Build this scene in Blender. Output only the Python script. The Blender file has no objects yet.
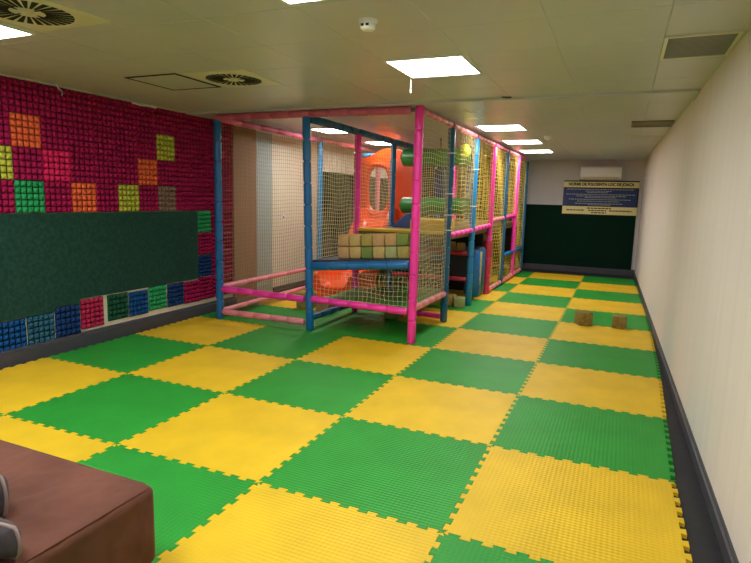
import bpy, bmesh, math, random
from mathutils import Vector, Matrix
random.seed(7)
sc = bpy.context.scene
C = sc.collection
PI = math.pi

# ------------------------------------------------------------------ materials
def nodes_of(name):
    m = bpy.data.materials.new(name); m.use_nodes = True
    nt = m.node_tree
    return m, nt, nt.nodes['Principled BSDF']

def mat(name, col, rough=.6, spec=.5, noise=0, nscale=8, bump=0, bscale=40, metal=0, sheen=0, stretch=None, bdist=.004):
    m, nt, b = nodes_of(name)
    b.inputs['Base Color'].default_value = (*col, 1)
    b.inputs['Roughness'].default_value = rough
    b.inputs['Specular IOR Level'].default_value = spec
    b.inputs['Metallic'].default_value = metal
    if sheen:
        b.inputs['Sheen Weight'].default_value = sheen
        b.inputs['Sheen Roughness'].default_value = .5
    tc = nt.nodes.new('ShaderNodeTexCoord')
    src = tc.outputs['Object']
    if stretch:
        mp = nt.nodes.new('ShaderNodeMapping'); mp.inputs['Scale'].default_value = stretch
        nt.links.new(src, mp.inputs['Vector']); src = mp.outputs['Vector']
    if noise:
        n = nt.nodes.new('ShaderNodeTexNoise'); n.inputs['Scale'].default_value = nscale
        n.inputs['Detail'].default_value = 5
        nt.links.new(src, n.inputs['Vector'])
        r = nt.nodes.new('ShaderNodeMapRange')
        r.inputs['From Min'].default_value = .3; r.inputs['From Max'].default_value = .7
        r.inputs['To Min'].default_value = 1 - noise; r.inputs['To Max'].default_value = 1 + noise
        nt.links.new(n.outputs['Fac'], r.inputs['Value'])
        mx = nt.nodes.new('ShaderNodeMix'); mx.data_type = 'RGBA'; mx.blend_type = 'MULTIPLY'
        mx.inputs['Factor'].default_value = 1
        mx.inputs['A'].default_value = (*col, 1)
        nt.links.new(r.outputs['Result'], mx.inputs['B'])
        nt.links.new(mx.outputs['Result'], b.inputs['Base Color'])
    if bump:
        n2 = nt.nodes.new('ShaderNodeTexNoise'); n2.inputs['Scale'].default_value = bscale
        nt.links.new(src, n2.inputs['Vector'])
        bp = nt.nodes.new('ShaderNodeBump'); bp.inputs['Strength'].default_value = bump
        bp.inputs['Distance'].default_value = bdist
        nt.links.new(n2.outputs['Fac'], bp.inputs['Height'])
        nt.links.new(bp.outputs['Normal'], b.inputs['Normal'])
    return m

def mat_foam_mat(name, col):
    """EVA jigsaw mat: fine diamond tread embossed in the top"""
    m, nt, b = nodes_of(name)
    b.inputs['Roughness'].default_value = .5
    b.inputs['Specular IOR Level'].default_value = .35
    tc = nt.nodes.new('ShaderNodeTexCoord')
    n = nt.nodes.new('ShaderNodeTexNoise'); n.inputs['Scale'].default_value = 3; n.inputs['Detail'].default_value = 6
    nt.links.new(tc.outputs['Object'], n.inputs['Vector'])
    r = nt.nodes.new('ShaderNodeMapRange'); r.inputs['From Min'].default_value = .3; r.inputs['From Max'].default_value = .7
    r.inputs['To Min'].default_value = .9; r.inputs['To Max'].default_value = 1.08
    nt.links.new(n.outputs['Fac'], r.inputs['Value'])
    mx = nt.nodes.new('ShaderNodeMix'); mx.data_type = 'RGBA'; mx.blend_type = 'MULTIPLY'; mx.inputs['Factor'].default_value = 1
    mx.inputs['A'].default_value = (*col, 1)
    nt.links.new(r.outputs['Result'], mx.inputs['B']); nt.links.new(mx.outputs['Result'], b.inputs['Base Color'])
    sep = nt.nodes.new('ShaderNodeSeparateXYZ'); nt.links.new(tc.outputs['Object'], sep.inputs[0])
    def math_(op, a, bb=None):
        k = nt.nodes.new('ShaderNodeMath'); k.operation = op
        for i, v in enumerate((a, bb)):
            if v is None: continue
            if isinstance(v, (int, float)): k.inputs[i].default_value = v
            else: nt.links.new(v, k.inputs[i])
        return k.outputs[0]
    u = math_('MULTIPLY', math_('ADD', sep.outputs[0], sep.outputs[1]), 2 * PI / .046)
    v = math_('MULTIPLY', math_('SUBTRACT', sep.outputs[0], sep.outputs[1]), 2 * PI / .046)
    h = math_('MULTIPLY', math_('SINE', u), math_('SINE', v))
    bp = nt.nodes.new('ShaderNodeBump'); bp.inputs['Strength'].default_value = .4; bp.inputs['Distance'].default_value = .0022
    nt.links.new(h, bp.inputs['Height']); nt.links.new(bp.outputs['Normal'], b.inputs['Normal'])
    return m

def mat_emit(name, col, strength):
    m, nt, b = nodes_of(name)
    b.inputs['Base Color'].default_value = (.9, .9, .9, 1)
    b.inputs['Emission Color'].default_value = (*col, 1)
    b.inputs['Emission Strength'].default_value = strength
    return m

M = dict(
    yellow_mat=mat_foam_mat('yellow eva foam', (.80, .52, .02)),
    green_mat=mat_foam_mat('green eva foam', (.022, .31, .035)),
    ceiling=mat('painted metal ceiling tile', (.54, .54, .62), .33, .5, noise=.05, nscale=1.2),
    cream_wall=mat('cream streaked wall', (.77, .71, .70), .75, .3, noise=.028, nscale=2.2, stretch=(6, 6, .12)),
    left_wall=mat('cream plaster', (.76, .68, .54), .8, .3, noise=.04, nscale=3),
    back_wall=mat('lilac grey plaster', (.60, .56, .59), .8, .3, noise=.03, nscale=3),
    floor=mat('charcoal vinyl floor', (.022, .023, .03), .6, .4, noise=.2, nscale=20, bump=.2, bscale=120),
    skirting=mat('dark grey skirting', (.06, .06, .075), .5, .4, noise=.1),
    felt=mat('dark green felt', (.018, .06, .048), .95, .1, noise=.22, nscale=30, bump=.5, bscale=180),
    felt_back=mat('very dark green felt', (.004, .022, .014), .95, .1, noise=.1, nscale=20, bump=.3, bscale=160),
    brown_panel=mat('brown board', (.32, .19, .12), .7, .3, noise=.08, nscale=4, stretch=(8, 8, .6)),
    grey_panel=mat('blue grey board', (.40, .46, .44), .65, .3, noise=.04),
    blue=mat('blue vinyl padding', (.008, .14, .42), .38, .5, noise=.08, nscale=12, bump=.15, bscale=30),
    teal=mat('teal blue vinyl padding', (.008, .11, .25), .4, .5, noise=.08, nscale=12, bump=.15, bscale=30),
    sky=mat('light blue vinyl padding', (.015, .21, .47), .4, .5, noise=.06, nscale=12, bump=.15, bscale=30),
    magenta=mat('magenta vinyl padding', (.93, .04, .41), .36, .5, noise=.06, nscale=12, bump=.15, bscale=30),
    pink=mat('dusty pink vinyl padding', (.62, .125, .24), .42, .5, noise=.08, nscale=12, bump=.15, bscale=30),
    palepink=mat('pale pink vinyl padding', (.80, .24, .30), .42, .5, noise=.08, nscale=12, bump=.15, bscale=30),
    red=mat('red vinyl padding', (.55, .03, .08), .4, .5, noise=.06),
    steel=mat('bare steel tube', (.16, .16, .17), .4, .5, metal=.8),
    tie=mat('white cable tie', (.8, .8, .78), .4),
    net=mat('beige net cord', (.70, .60, .38), .8, .2),
    net_dull=mat('dull brown net cord', (.36, .26, .10), .8, .2),
    net_ochre=mat('ochre net cord', (.62, .50, .22), .8, .2),
    net_yellow=mat('yellow net cord', (.78, .58, .12), .8, .2),
    orange=mat('orange moulded plastic', (.82, .08, .006), .32, .5, noise=.04),
    deck_green=mat('green deck vinyl', (.05, .40, .07), .5, .4, noise=.1),
    deck_dark=mat('dark blue deck vinyl', (.02, .035, .07), .5, .4, noise=.1),
    deck_olive=mat('olive brown deck side', (.22, .16, .06), .6, .3, noise=.1),
    tarp=mat('dark olive tarpaulin', (.045, .038, .014), .7, .3, noise=.2, nscale=6),
    black=mat('black vinyl', (.008, .008, .012), .5, .4),
    yellow=mat('yellow vinyl', (.85, .55, .02), .4, .5, noise=.05),
    lime=mat('lime vinyl', (.62, .72, .05), .4, .5, noise=.05),
    green=mat('green vinyl', (.03, .22, .035), .4, .5, noise=.08),
    navy=mat('navy vinyl', (.03, .06, .2), .4, .5, noise=.08),
    tan=mat('tan suede cube', (.54, .33, .16), .9, .15, noise=.12, nscale=14),
    sand=mat('sand suede cube', (.56, .40, .16), .9, .15, noise=.12, nscale=14),
    olive=mat('olive suede cube', (.42, .33, .10), .9, .15, noise=.12, nscale=14),
    moss=mat('moss suede cube', (.20, .26, .07), .9, .15, noise=.12, nscale=14),
    sage=mat('sage suede cube', (.36, .38, .17), .9, .15, noise=.12, nscale=14),
    khaki=mat('worn khaki cube', (.27, .20, .06), .85, .2, noise=.25, nscale=20),
    f_maroon=mat('maroon acoustic foam', (.36, .012, .085), .95, .1, noise=.12, nscale=6),
    f_orange=mat('orange acoustic foam', (.85, .15, .06), .95, .1),
    f_yellow=mat('yellow green acoustic foam', (.52, .52, .07), .95, .1),
    f_pink=mat('hot pink acoustic foam', (.72, .025, .14), .95, .1),
    f_crimson=mat('crimson acoustic foam', (.50, .025, .09), .95, .1),
    f_green=mat('emerald acoustic foam', (.03, .36, .13), .95, .1),
    f_grey=mat('taupe acoustic foam', (.28, .17, .14), .95, .1),
    f_blue=mat('royal blue acoustic foam', (.010, .075, .26), .95, .1),
    f_teal=mat('slate teal acoustic foam', (.03, .12, .20), .95, .1),
    f_navy=mat('navy acoustic foam', (.012, .045, .17), .95, .1),
    f_dgreen=mat('bottle green acoustic foam', (.015, .09, .05), .95, .1),
    sofa=mat('brown velour', (.15, .054, .034), .85, .2, noise=.25, nscale=4, bump=.8, bscale=6, sheen=.06, bdist=.03),
    cushion=mat('grey brown velour', (.075, .058, .058), .9, .2, noise=.25, nscale=14, bump=.6, bscale=60, sheen=.06),
    piping=mat('piping', (.32, .22, .19), .8, .2),
    white=mat('white plastic', (.86, .86, .85), .35, .5),
    cream=mat('cream plastic', (.70, .66, .55), .35, .5),
    grille_dark=mat('dark duct', (.02, .02, .02), .8, .2),
    grey=mat('grey metal', (.22, .22, .23), .5, .4),
    vent_brown=mat('taupe grille', (.22, .19, .16), .5, .4),
    sign_blue=mat('blue sign print', (.015, .035, .16), .5, .4, noise=.1),
    sign_yellow=mat('yellow sign print', (.82, .72, .36), .5, .4),
    ink=mat('black ink', (.012, .01, .01), .6, .3),
    pale_ink=mat('pale ink', (.42, .45, .46), .6, .3),
    beige_lining=mat('torn beige lining', (.62, .48, .25), .9, .1, noise=.15),
    fill_cool=mat_emit('cool fill diffuser', (.86, .94, 1), 24),  # only for the added fill panels behind the camera
    light=mat_emit('lit diffuser', (1, .965, .90), 17),
)

# ------------------------------------------------------------------ mesh building
class MB:
    def __init__(s): s.v = []; s.f = []
    def add(s, vs, fs):
        o = len(s.v); s.v += [tuple(v) for v in vs]; s.f += [tuple(i + o for i in f) for f in fs]
    def box(s, x0, y0, z0, x1, y1, z1):
        vs = [(x, y, z) for z in (z0, z1) for y in (y0, y1) for x in (x0, x1)]
        s.add(vs, [(0, 2, 3, 1), (4, 5, 7, 6), (0, 1, 5, 4), (1, 3, 7, 5), (3, 2, 6, 7), (2, 0, 4, 6)])
        return s
    def lathe(s, p0, p1, prof, n=14, caps=True):
        """prof = [(distance along, radius)]"""
        p0 = Vector(p0); p1 = Vector(p1); w = (p1 - p0).normalized()
        a = Vector((0, 0, 1)) if abs(w.z) < .9 else Vector((1, 0, 0))
        u = w.cross(a).normalized(); t = w.cross(u)
        vs = []; fs = []
        for d, r in prof:
            for i in range(n):
                an = 2 * PI * i / n
                vs.append(p0 + w * d + (u * math.cos(an) + t * math.sin(an)) * r)
        for k in range(len(prof) - 1):
            for i in range(n):
                j = (i + 1) % n
                fs.append((k * n + i, k * n + j, (k + 1) * n + j, (k + 1) * n + i))
        if caps:
            fs.append(tuple(range(n))[::-1]); fs.append(tuple((len(prof) - 1) * n + i for i in range(n)))
        s.add(vs, fs); return s
    def cyl(s, p0, p1, r, n=14):
        L = (Vector(p1) - Vector(p0)).length
        return s.lathe(p0, p1, [(0, r), (L, r)], n)
    def padded(s, p0, p1, r, step=.23, n=14):
        """foam sleeve with ring seams"""
        L = (Vector(p1) - Vector(p0)).length
        k = max(1, round(L / step)); q = L / k
        prof = [(0, r * .8), (.008, r)]
        for i in range(1, k):
            prof += [(i * q - .013, r), (i * q - .006, r * .80), (i * q + .006, r * .80), (i * q + .013, r)]
        prof += [(L - .008, r), (L, r * .8)]
        return s.lathe(p0, p1, prof, n)
    def tube(s, pts, r, n=6):
        pts = [Vector(p) for p in pts]; vs = []; fs = []
        for k, p in enumerate(pts):
            w = (pts[min(k + 1, len(pts) - 1)] - pts[max(k - 1, 0)]).normalized()
            a = Vector((0, 0, 1)) if abs(w.z) < .9 else Vector((1, 0, 0))
            u = w.cross(a).normalized(); t = w.cross(u)
            for i in range(n):
                an = 2 * PI * i / n
                vs.append(p + (u * math.cos(an) + t * math.sin(an)) * r)
        for k in range(len(pts) - 1):
            for i in range(n):
                j = (i + 1) % n
                fs.append((k * n + i, k * n + j, (k + 1) * n + j, (k + 1) * n + i))
        fs.append(tuple(range(n))[::-1]); fs.append(tuple((len(pts) - 1) * n + i for i in range(n)))
        s.add(vs, fs); return s
    def mesh(s, name, m, smooth=False, bevel=0, bseg=2):
        me = bpy.data.meshes.new(name)
        me.from_pydata(s.v, [], s.f)
        bm = bmesh.new(); bm.from_mesh(me)
        if bevel:
            bmesh.ops.bevel(bm, geom=bm.edges[:], offset=bevel, segments=bseg, profile=.6, affect='EDGES')
        bmesh.ops.recalc_face_normals(bm, faces=bm.faces)
        bm.to_mesh(me); bm.free()
        if smooth:
            for p in me.polygons: p.use_smooth = True
            if smooth != 'all':
                me.set_sharp_from_angle(angle=math.radians(50))
        me.materials.append(m)
        return me

def link(name, me, parent=None, loc=None, rot=None):
    o = bpy.data.objects.new(name, me); C.objects.link(o)
    if loc is not None: o.location = loc
    if rot is not None: o.rotation_euler = rot
    if parent is not None: o.parent = parent
    return o

def obj(name, mb, m, parent=None, smooth=False, bevel=0, bseg=2, label=None, origin=None):
    """mb is written in world coordinates; the mesh is stored relative to its parents (unrotated) or to its own origin"""
    off = Vector((0, 0, 0)); q = parent
    while q is not None: off += q.location; q = q.parent
    if parent is None:
        if origin is None:
            xs = list(zip(*mb.v)); origin = ((min(xs[0]) + max(xs[0])) / 2, (min(xs[1]) + max(xs[1])) / 2, min(xs[2]))
        off = Vector(origin)
    mb.v = [tuple(Vector(v) - off) for v in mb.v]
    o = link(name, mb.mesh(name, m, smooth, bevel, bseg), parent, loc=off if parent is None else None)
    if label: o['label'] = label
    return o

def tag(o, label, cat, group=None):
    o['label'] = label; o['category'] = cat
    if group: o['group'] = group
    return o
def thing(name, loc, label, cat, group=None):
    o = bpy.data.objects.new(name, None); C.objects.link(o); o.location = loc; o.empty_display_size = .1
    return tag(o, label, cat, group)
def struct(name, mb, m, **k):
    o = obj(name, mb, m, **k); o['kind'] = 'structure'; return o
def dup_tree(root, loc, label, rot=None):
    r = root.copy(); C.objects.link(r); r.location = loc; r['label'] = label
    if rot is not None: r.rotation_euler = rot
    for ch in list(root.children):
        c = ch.copy(); C.objects.link(c); c.parent = r
        for g in list(ch.children):
            d = g.copy(); C.objects.link(d); d.parent = c
    return r
ORD = ['nearest', 'first', 'second', 'third', 'fourth', 'fifth', 'sixth', 'seventh', 'eighth', 'ninth', 'tenth', 'eleventh', 'twelfth', 'thirteenth', 'fourteenth']

# ------------------------------------------------------------------ the room
H = 2.4
YB = 10.77; YF = -4.0; XL = -5.1
def xr(y): return .17 - .0195 * y            # the right wall runs slightly inwards
ZF = -.02
FX = xr(YF); BX = xr(YB)
m_ = MB(); m_.box(XL - .1, YF - .1, ZF - .1, .4, YB + .1, ZF); struct('floor', m_, M['floor'])
# ceiling of square metal tiles with fine chamfered joints
m_ = MB(); g = .004; d = .004
mx, my = .5675, .5625
xs = [-.245 + mx * i for i in range(-9, 3)]; ys = [.262 + my * i for i in range(-8, 20)]
m_.box(XL - .1, YF - .1, H + d, .4, YB + .1, H + .1)
for i in range(len(xs) - 1):
    for j in range(len(ys) - 1):
        x0, x1, y0, y1 = max(xs[i], XL - .1), min(xs[i + 1], .4), max(ys[j], YF - .1), min(ys[j + 1], YB + .1)
        if x1 - x0 < .03 or y1 - y0 < .03: continue
        m_.add([(x0, y0, H + d), (x1, y0, H + d), (x1, y1, H + d), (x0, y1, H + d),
                (x0 + g, y0 + g, H), (x1 - g, y0 + g, H), (x1 - g, y1 - g, H), (x0 + g, y1 - g, H)],
               [(0, 1, 5, 4), (1, 2, 6, 5), (2, 3, 7, 6), (3, 0, 4, 7), (4, 5, 6, 7)])
struct('ceiling', m_, M['ceiling'])
m_ = MB(); m_.box(XL - .1, YF, ZF, XL, YB, H + .004); struct('wall_left', m_, M['left_wall'])
m_ = MB(); m_.box(XL, YB, ZF, .35, YB + .1, H + .004); struct('wall_back', m_, M['back_wall'])
m_ = MB(); m_.box(XL, YF - .1, ZF, .35, YF, H + .004); struct('wall_front', m_, M['cream_wall'])
m_ = MB()
m_.add([(FX, YF, ZF), (BX, YB, ZF), (.4, YB, ZF), (.4, YF, ZF), (FX, YF, H + .004), (BX, YB, H + .004), (.4, YB, H + .004), (.4, YF, H + .004)],
       [(0, 1, 5, 4), (1, 2, 6, 5), (2, 3, 7, 6), (3, 0, 4, 7), (0, 3, 2, 1), (4, 5, 6, 7)])
struct('wall_right', m_, M['cream_wall'])
def skirting(name, a, b, nrm, h=.11, t=.025):
    a = Vector(a); b = Vector(b); n = Vector(nrm)
    prof = [(0, 0), (t, 0), (t, h * .82), (t * .55, h * .88), (t * .5, h), (0, h)]
    mb = MB(); vs = []
    for p in (a, b):
        for q, z in prof: vs.append((p.x + n.x * q, p.y + n.y * q, ZF + z))
    k = len(prof)
    mb.add(vs, [(i, (i + 1) % k, k + (i + 1) % k, k + i) for i in range(k)] + [tuple(range(k)), tuple(range(k, 2 * k))])
    return struct(name, mb, M['skirting'])
skirting('baseboard_right', (FX, YF, 0), (BX, YB, 0), (-1, 0, 0), h=.085, t=.022)
skirting('baseboard_left', (XL, YF, 0), (XL, 3.79, 0), (1, 0, 0), h=.135, t=.075)
skirting('baseboard_left_rear', (XL, 4.74, 0), (XL, YB, 0), (1, 0, 0), h=.13, t=.03)
skirting('baseboard_back', (XL, YB, 0), (BX, YB, 0), (0, -1, 0), h=.13, t=.03)
# boards fixed to the left wall inside the play frame
m_ = MB(); m_.box(XL, 3.80, ZF, XL + .03, 4.305, 2.36); struct('trim_1', m_, M['brown_panel'], bevel=.004)
m_ = MB(); m_.box(XL, 4.31, ZF, XL + .022, 4.70, 2.35); struct('trim_2', m_, M['grey_panel'], bevel=.004)
# shallow cross strip below the ceiling
m_ = MB(); m_.box(XL, 2.98, H - .022, xr(3.2), 3.37, H + .002); struct('trim_3', m_, M['ceiling'], bevel=.008)

# ------------------------------------------------------------------ jigsaw floor mats
NC, R0, R1 = 5, -2, 10
meas = {  # corner positions measured on the floor (line counted from the right edge, row)
    (1, 0): (-1.004, -.016), (1, 1): (-1.013, 1.0), }
rc = random.Random(3)
corner = {}
for k in range(NC + 1):
    for r in range(R0, R1 + 1):
        corner[k, r] = Vector((-k + rc.uniform(-.006, .006), r + rc.uniform(-.006, .006), 0))
# the mats drift a little, as laid
for r in range(R0, R1 + 1):
    for k in range(NC + 1):
        c = corner[k, r]
        if k == 0: c.x += .035 * math.sin(max(0, min(1, (r - 1) / 7)) * PI) - (.07 * max(0, (r - 7)) / 3 if r > 7 else 0)
        if k == 2: c.x += -.025 * math.sin(max(0, min(1, (r - 0) / 6)) * PI)
        if k == 5: c.x += .035 if r < 3 else 0
def joint(a, b, key, n=10, amp=.0125):
    """dovetailed edge line from a to b; both neighbours use the same points"""
    t = (b - a); L = t.length; u = t / L; w = Vector((-u.y, u.x, 0))
    pts = [a.copy()]
    p = L / n
    for i in range(n):
        s0 = i * p
        for f, sgn in ((.27, -1), (.21, 1), (.79, 1), (.73, -1)):
            pts.append(a + u * (s0 + f * p) + w * sgn * amp)
    pts.append(b.copy())
    return pts
H_edge = {}; V_edge = {}
for k in range(NC):
    for r in range(R0, R1 + 1): H_edge[k, r] = joint(corner[k + 1, r], corner[k, r], (k, r))
for k in range(NC + 1):
    for r in range(R0, R1): V_edge[k, r] = joint(corner[k, r], corner[k, r + 1], (k, r))
for k in range(NC):
    for r in range(R0, R1):
        loop = H_edge[k, r][:-1] + V_edge[k, r][:-1] + H_edge[k, r + 1][::-1][:-1] + V_edge[k + 1, r][::-1][:-1]
        ctr = sum((corner[i, j] for i, j in ((k, r), (k + 1, r), (k, r + 1), (k + 1, r + 1))), Vector()) / 4
        n = len(loop)
        # tiny gap so that each mat keeps its own outline
        ins = []
        for i in range(n):
            e1 = (loop[i] - loop[i - 1]); e2 = (loop[(i + 1) % n] - loop[i])
            n1 = Vector((-e1.y, e1.x, 0)).normalized(); n2 = Vector((-e2.y, e2.x, 0)).normalized()
            b_ = n1 + n2
            b_ = b_ / max(.35, b_.length_squared / 2) if b_.length > 1e-5 else n1
            ins.append(loop[i] + b_ * .0011)
        vs = [(p.x, p.y, -.0004) for p in ins] + [(p.x, p.y, ZF) for p in ins]
        mb = MB(); mb.add(vs, [tuple(range(n)), tuple(range(n, 2 * n))[::-1]] + [(i, n + i, n + (i + 1) % n, (i + 1) % n) for i in range(n)])
        yel = (k + r) % 2 == 0 and (k, r) != (3, 3)
        o = obj('foam_mat', mb, M['yellow_mat' if yel else 'green_mat'], origin=(ctr.x, ctr.y, ZF))
        colw = ['right-wall column', 'second column from right wall', 'middle column', 'fourth column from right wall', 'left-wall column'][k]
        if r == R0: roww = 'row just below the picture edge'
        elif r == -1: roww = 'nearest row'
        elif r == R1 - 1: roww = 'farthest row'
        else: roww = ORD[r + 2] + ' row from the front'
        tag(o, '%s jigsaw foam mat, %s, %s' % ('yellow' if yel else 'green', colw, roww), 'foam mat', 'jigsaw floor mats')

# ------------------------------------------------------------------ left wall: acoustic foam tiles and green board
def foam_mesh(name, w, h, m, n=6):
    """pyramid foam, built in the plane x = depth, y along the wall, z up; base corner at 0"""
    mb = MB(); a = w / n; k = max(1, round(h / a)); b = h / k
    mb.add([(0, 0, 0), (0, w, 0), (0, w, h), (0, 0, h), (.012, 0, 0), (.012, w, 0), (.012, w, h), (.012, 0, h)],
           [(0, 3, 2, 1), (0, 1, 5, 4), (1, 2, 6, 5), (2, 3, 7, 6), (3, 0, 4, 7)])
    for j in range(k):
        for i in range(n):
            # separate blunt pyramids with flat valleys between them
            p = a * .85; q = b * .86; y0 = i * a + (a - p) / 2; z0 = j * b + (b - q) / 2
            mb.add([(.012, y0, z0), (.012, y0 + p, z0), (.012, y0 + p, z0 + q), (.012, y0, z0 + q),
                    (.030, y0 + p * .4, z0 + q * .42), (.030, y0 + p * .6, z0 + q * .42), (.030, y0 + p * .6, z0 + q * .58), (.030, y0 + p * .4, z0 + q * .58)],
                   [(0, 1, 5, 4), (1, 2, 6, 5), (2, 3, 7, 6), (3, 0, 4, 7), (4, 5, 6, 7)])
    return mb.mesh(name, m)
fm = {}
def foam_tile(y, z, colkey, label, w=.2665, h=.2775, rx=0):
    key = (colkey, round(w, 3), round(h, 3))
    if key not in fm: fm[key] = foam_mesh('foam_tile', w, h, M['f_' + colkey], 5 if w > .2 else 3)
    o = link('foam_tile', fm[key], loc=(XL, y, z), rot=(rx, 0, 0))
    return tag(o, label, 'foam tile', 'acoustic foam tiles on the left wall')
cname = dict(maroon='maroon', orange='orange', yellow='yellow-green', pink='hot pink', crimson='crimson', green='emerald green', grey='faded taupe', blue='royal blue', teal='slate teal', navy='navy', dgreen='bottle green')
ycol = [-.173 + .2675 * i for i in range(15)]      # left edges of the upper columns
zrow = [1.272, 1.550, 1.828, 2.106]
special = {(1, 2): 'x'}
colour_at = {}
def near(y, z): 
    i = min(range(15), key=lambda q: abs(ycol[q] - y)); j = min(range(4), key=lambda q: abs(zrow[q] - z)); return i, j
for c_, y, z in (('orange', .883, 1.832), ('yellow', .625, 1.55), ('pink', 1.158, 1.55), ('green', .905, 1.27), ('orange', 1.453, 1.27), ('yellow', 1.977, 1.285),
                 ('yellow', 2.472, 1.83), ('orange', 2.228, 1.565), ('grey', 2.522, 1.297)):
    colour_at[near(y, z)] = c_
rown = ['lowest upper row above the green board', 'second row above the green board', 'second row below ceiling', 'top row below ceiling']
for i, y in enumerate(ycol):
    if y < .05: continue
    for j, z in enumerate(zrow):
        cc = colour_at.get((i, j), 'maroon')
        h = .2775
        n = 15 - i
        foam_tile(y + random.uniform(-.003, .003), z, cc, '%s pyramid foam tile, %s, %s' % (cname[cc], rown[j], ('right-hand end' if n == 1 else ORD[n] + ' from right end')), h=min(h, H - z - .003))
for y, z, c_, h in ((.39, .09, 'maroon', .26), (.66, .095, 'blue', .262), (.93, .10, 'teal', .262), (1.20, .118, 'navy', .28), (1.468, .14, 'crimson', .29), (1.78, .163, 'dgreen', .265), (2.052, .158, 'blue', .262),
                    (2.324, .176, 'green', .262), (2.603, .170, 'navy', .262), (2.872, .163, 'maroon', .262)):
    after = {.39: 'leftmost and mostly outside the picture', .66: 'left end at picture edge', .93: 'between royal blue and navy tiles', 1.20: 'left of the crimson tile', 1.468: 'below the green board', 1.78: 'right of the crimson tile',
             2.052: 'between bottle green and emerald tiles', 2.324: 'below the green board', 2.603: 'right of the emerald tile', 2.872: 'under lower right corner of the green board'}[y]
    foam_tile(y, z, c_, '%s pyramid foam tile in bottom row, %s' % (cname[c_], after), w=.255, h=h)
for z, c_, h, lb in ((1.005, 'green', .258, 'emerald green pyramid foam tile hugging upper right edge of the green board'), (.73, 'maroon', .268, 'maroon foam tile between emerald and navy tiles beside the green board'),
                     (.46, 'navy', .262, 'navy pyramid foam tile beside lower right edge of the green board'), (.17, 'maroon', .28, 'maroon foam tile just below the navy tile beside the blue post')):
    foam_tile(3.128, z, c_, lb, w=.235, h=h)
for q, z in enumerate((.17, .447, .724, 1.0)):
    foam_tile(3.37, z, 'maroon', 'maroon foam tile behind the blue corner post, %s of four in its column' % ['lowest', 'second', 'third', 'topmost'][q], w=.262, h=.27)
    foam_tile(3.637, z, 'maroon', 'narrow maroon foam tile next to brown board, %s of four' % ['lowest', 'second', 'third', 'topmost'][q], w=.15, h=.27)
m_ = MB(); prof = [(-1.2, .366), (1.198, .366), (1.2, .404), (1.46, .404), (1.462, .443), (3.115, .443), (3.115, 1.264), (-1.2, 1.264)]; k = len(prof)
m_.add([(x, y, z) for x in (XL + .001, XL + .02) for y, z in prof], [(i, (i + 1) % k, k + (i + 1) % k, k + i) for i in range(k)] + [tuple(range(k)), tuple(range(k, 2 * k))])
tag(obj('felt_board', m_, M['felt'], bevel=.003), 'long dark green felt board on the left wall below maroon foam', 'board')
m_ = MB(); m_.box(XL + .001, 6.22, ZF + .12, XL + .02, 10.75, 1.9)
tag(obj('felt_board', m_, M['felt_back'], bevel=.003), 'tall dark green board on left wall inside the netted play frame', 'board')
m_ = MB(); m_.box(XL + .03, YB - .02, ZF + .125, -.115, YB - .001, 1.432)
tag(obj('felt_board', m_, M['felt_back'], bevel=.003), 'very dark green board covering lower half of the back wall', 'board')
# socket on the cream wall
t = thing('wall_socket', (XL, 5.02, 1.15), 'small white wall socket on the cream wall behind the netting', 'socket')
m_ = MB(); m_.box(XL, 4.98, 1.115, XL + .012, 5.06, 1.195); obj('cover_plate', m_, M['white'], t, bevel=.003)
m_ = MB(); m_.cyl((XL + .0121, 5.02, 1.155), (XL + .014, 5.02, 1.155), .021); obj('socket_well', m_, M['grey'], t)
# stray cables at top of the foam
m_ = MB(); m_.tube([(XL + .06, 1.30, 2.398), (XL + .065, 1.32, 2.36), (XL + .07, 1.345, 2.345), (XL + .06, 1.36, 2.33), (XL + .06, 1.35, 2.31)], .005)
tag(obj('cable', m_, M['white'], smooth=True), 'short white cable hanging from ceiling edge above maroon foam', 'cable')
m_ = MB(); m_.tube([(XL + .06, 2.14, 2.372), (XL + .058, 2.26, 2.366), (XL + .06, 2.38, 2.374), (XL + .062, 2.46, 2.37)], .008)
tag(obj('cable', m_, M['white'], smooth=True), 'white cable lying along the top of maroon foam beside the corner post', 'cable')

# ------------------------------------------------------------------ ceiling fittings
def ceiling_light(x, y, label, lm='light'):
    s = .545
    t = thing('ceiling_light', (x, y, H), label, 'ceiling light', 'square ceiling light panels')
    m_ = MB(); w = .014
    for a in ((x, y, x + s, y + w), (x, y + s - w, x + s, y + s), (x, y + w, x + w, y + s - w), (x + s - w, y + w, x + s, y + s - w)):
        m_.box(a[0], a[1], H - .009, a[2], a[3], H + .001)
    obj('frame', m_, M['white'], t)
    m_ = MB(); m_.box(x + w, y + w, H - .005, x + s - w, y + s - w, H - .0005); obj('diffuser', m_, M[lm], t)
    return t
L1 = [(-1.945, 1.392, 'square lit ceiling panel in front of play frame, next to the smoke detector'),
      (-1.945, -.34, 'lit ceiling panel cut by the top edge of the picture'),
      (-4.24, -.39, 'lit ceiling panel at the left picture edge beside a round diffuser'),
      (-2.14, 4.78, 'lit ceiling panel right of play frame, nearest of three'),
      (-2.16, 6.52, 'lit ceiling panel right of play frame, middle of three'),
      (-2.18, 8.2, 'lit ceiling panel right of play frame, farthest of three'),
      (-4.42, 4.62, 'lit ceiling panel above the netted entrance of play frame'),
      (-4.42, 6.4, 'lit ceiling panel above the orange slide'),
      (-4.42, 8.2, 'lit ceiling panel at the far end above the play frame'),
      (-1.945, -2.1, 'added fill light panel behind the viewpoint on the right'),
      (-4.24, -2.1, 'added fill light panel behind the viewpoint on the left')]
for a in L1: ceiling_light(*a, lm='fill_cool' if a[1] < -2 else 'light')  # last two are unseen, added to brighten and cool the near right wall
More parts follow.
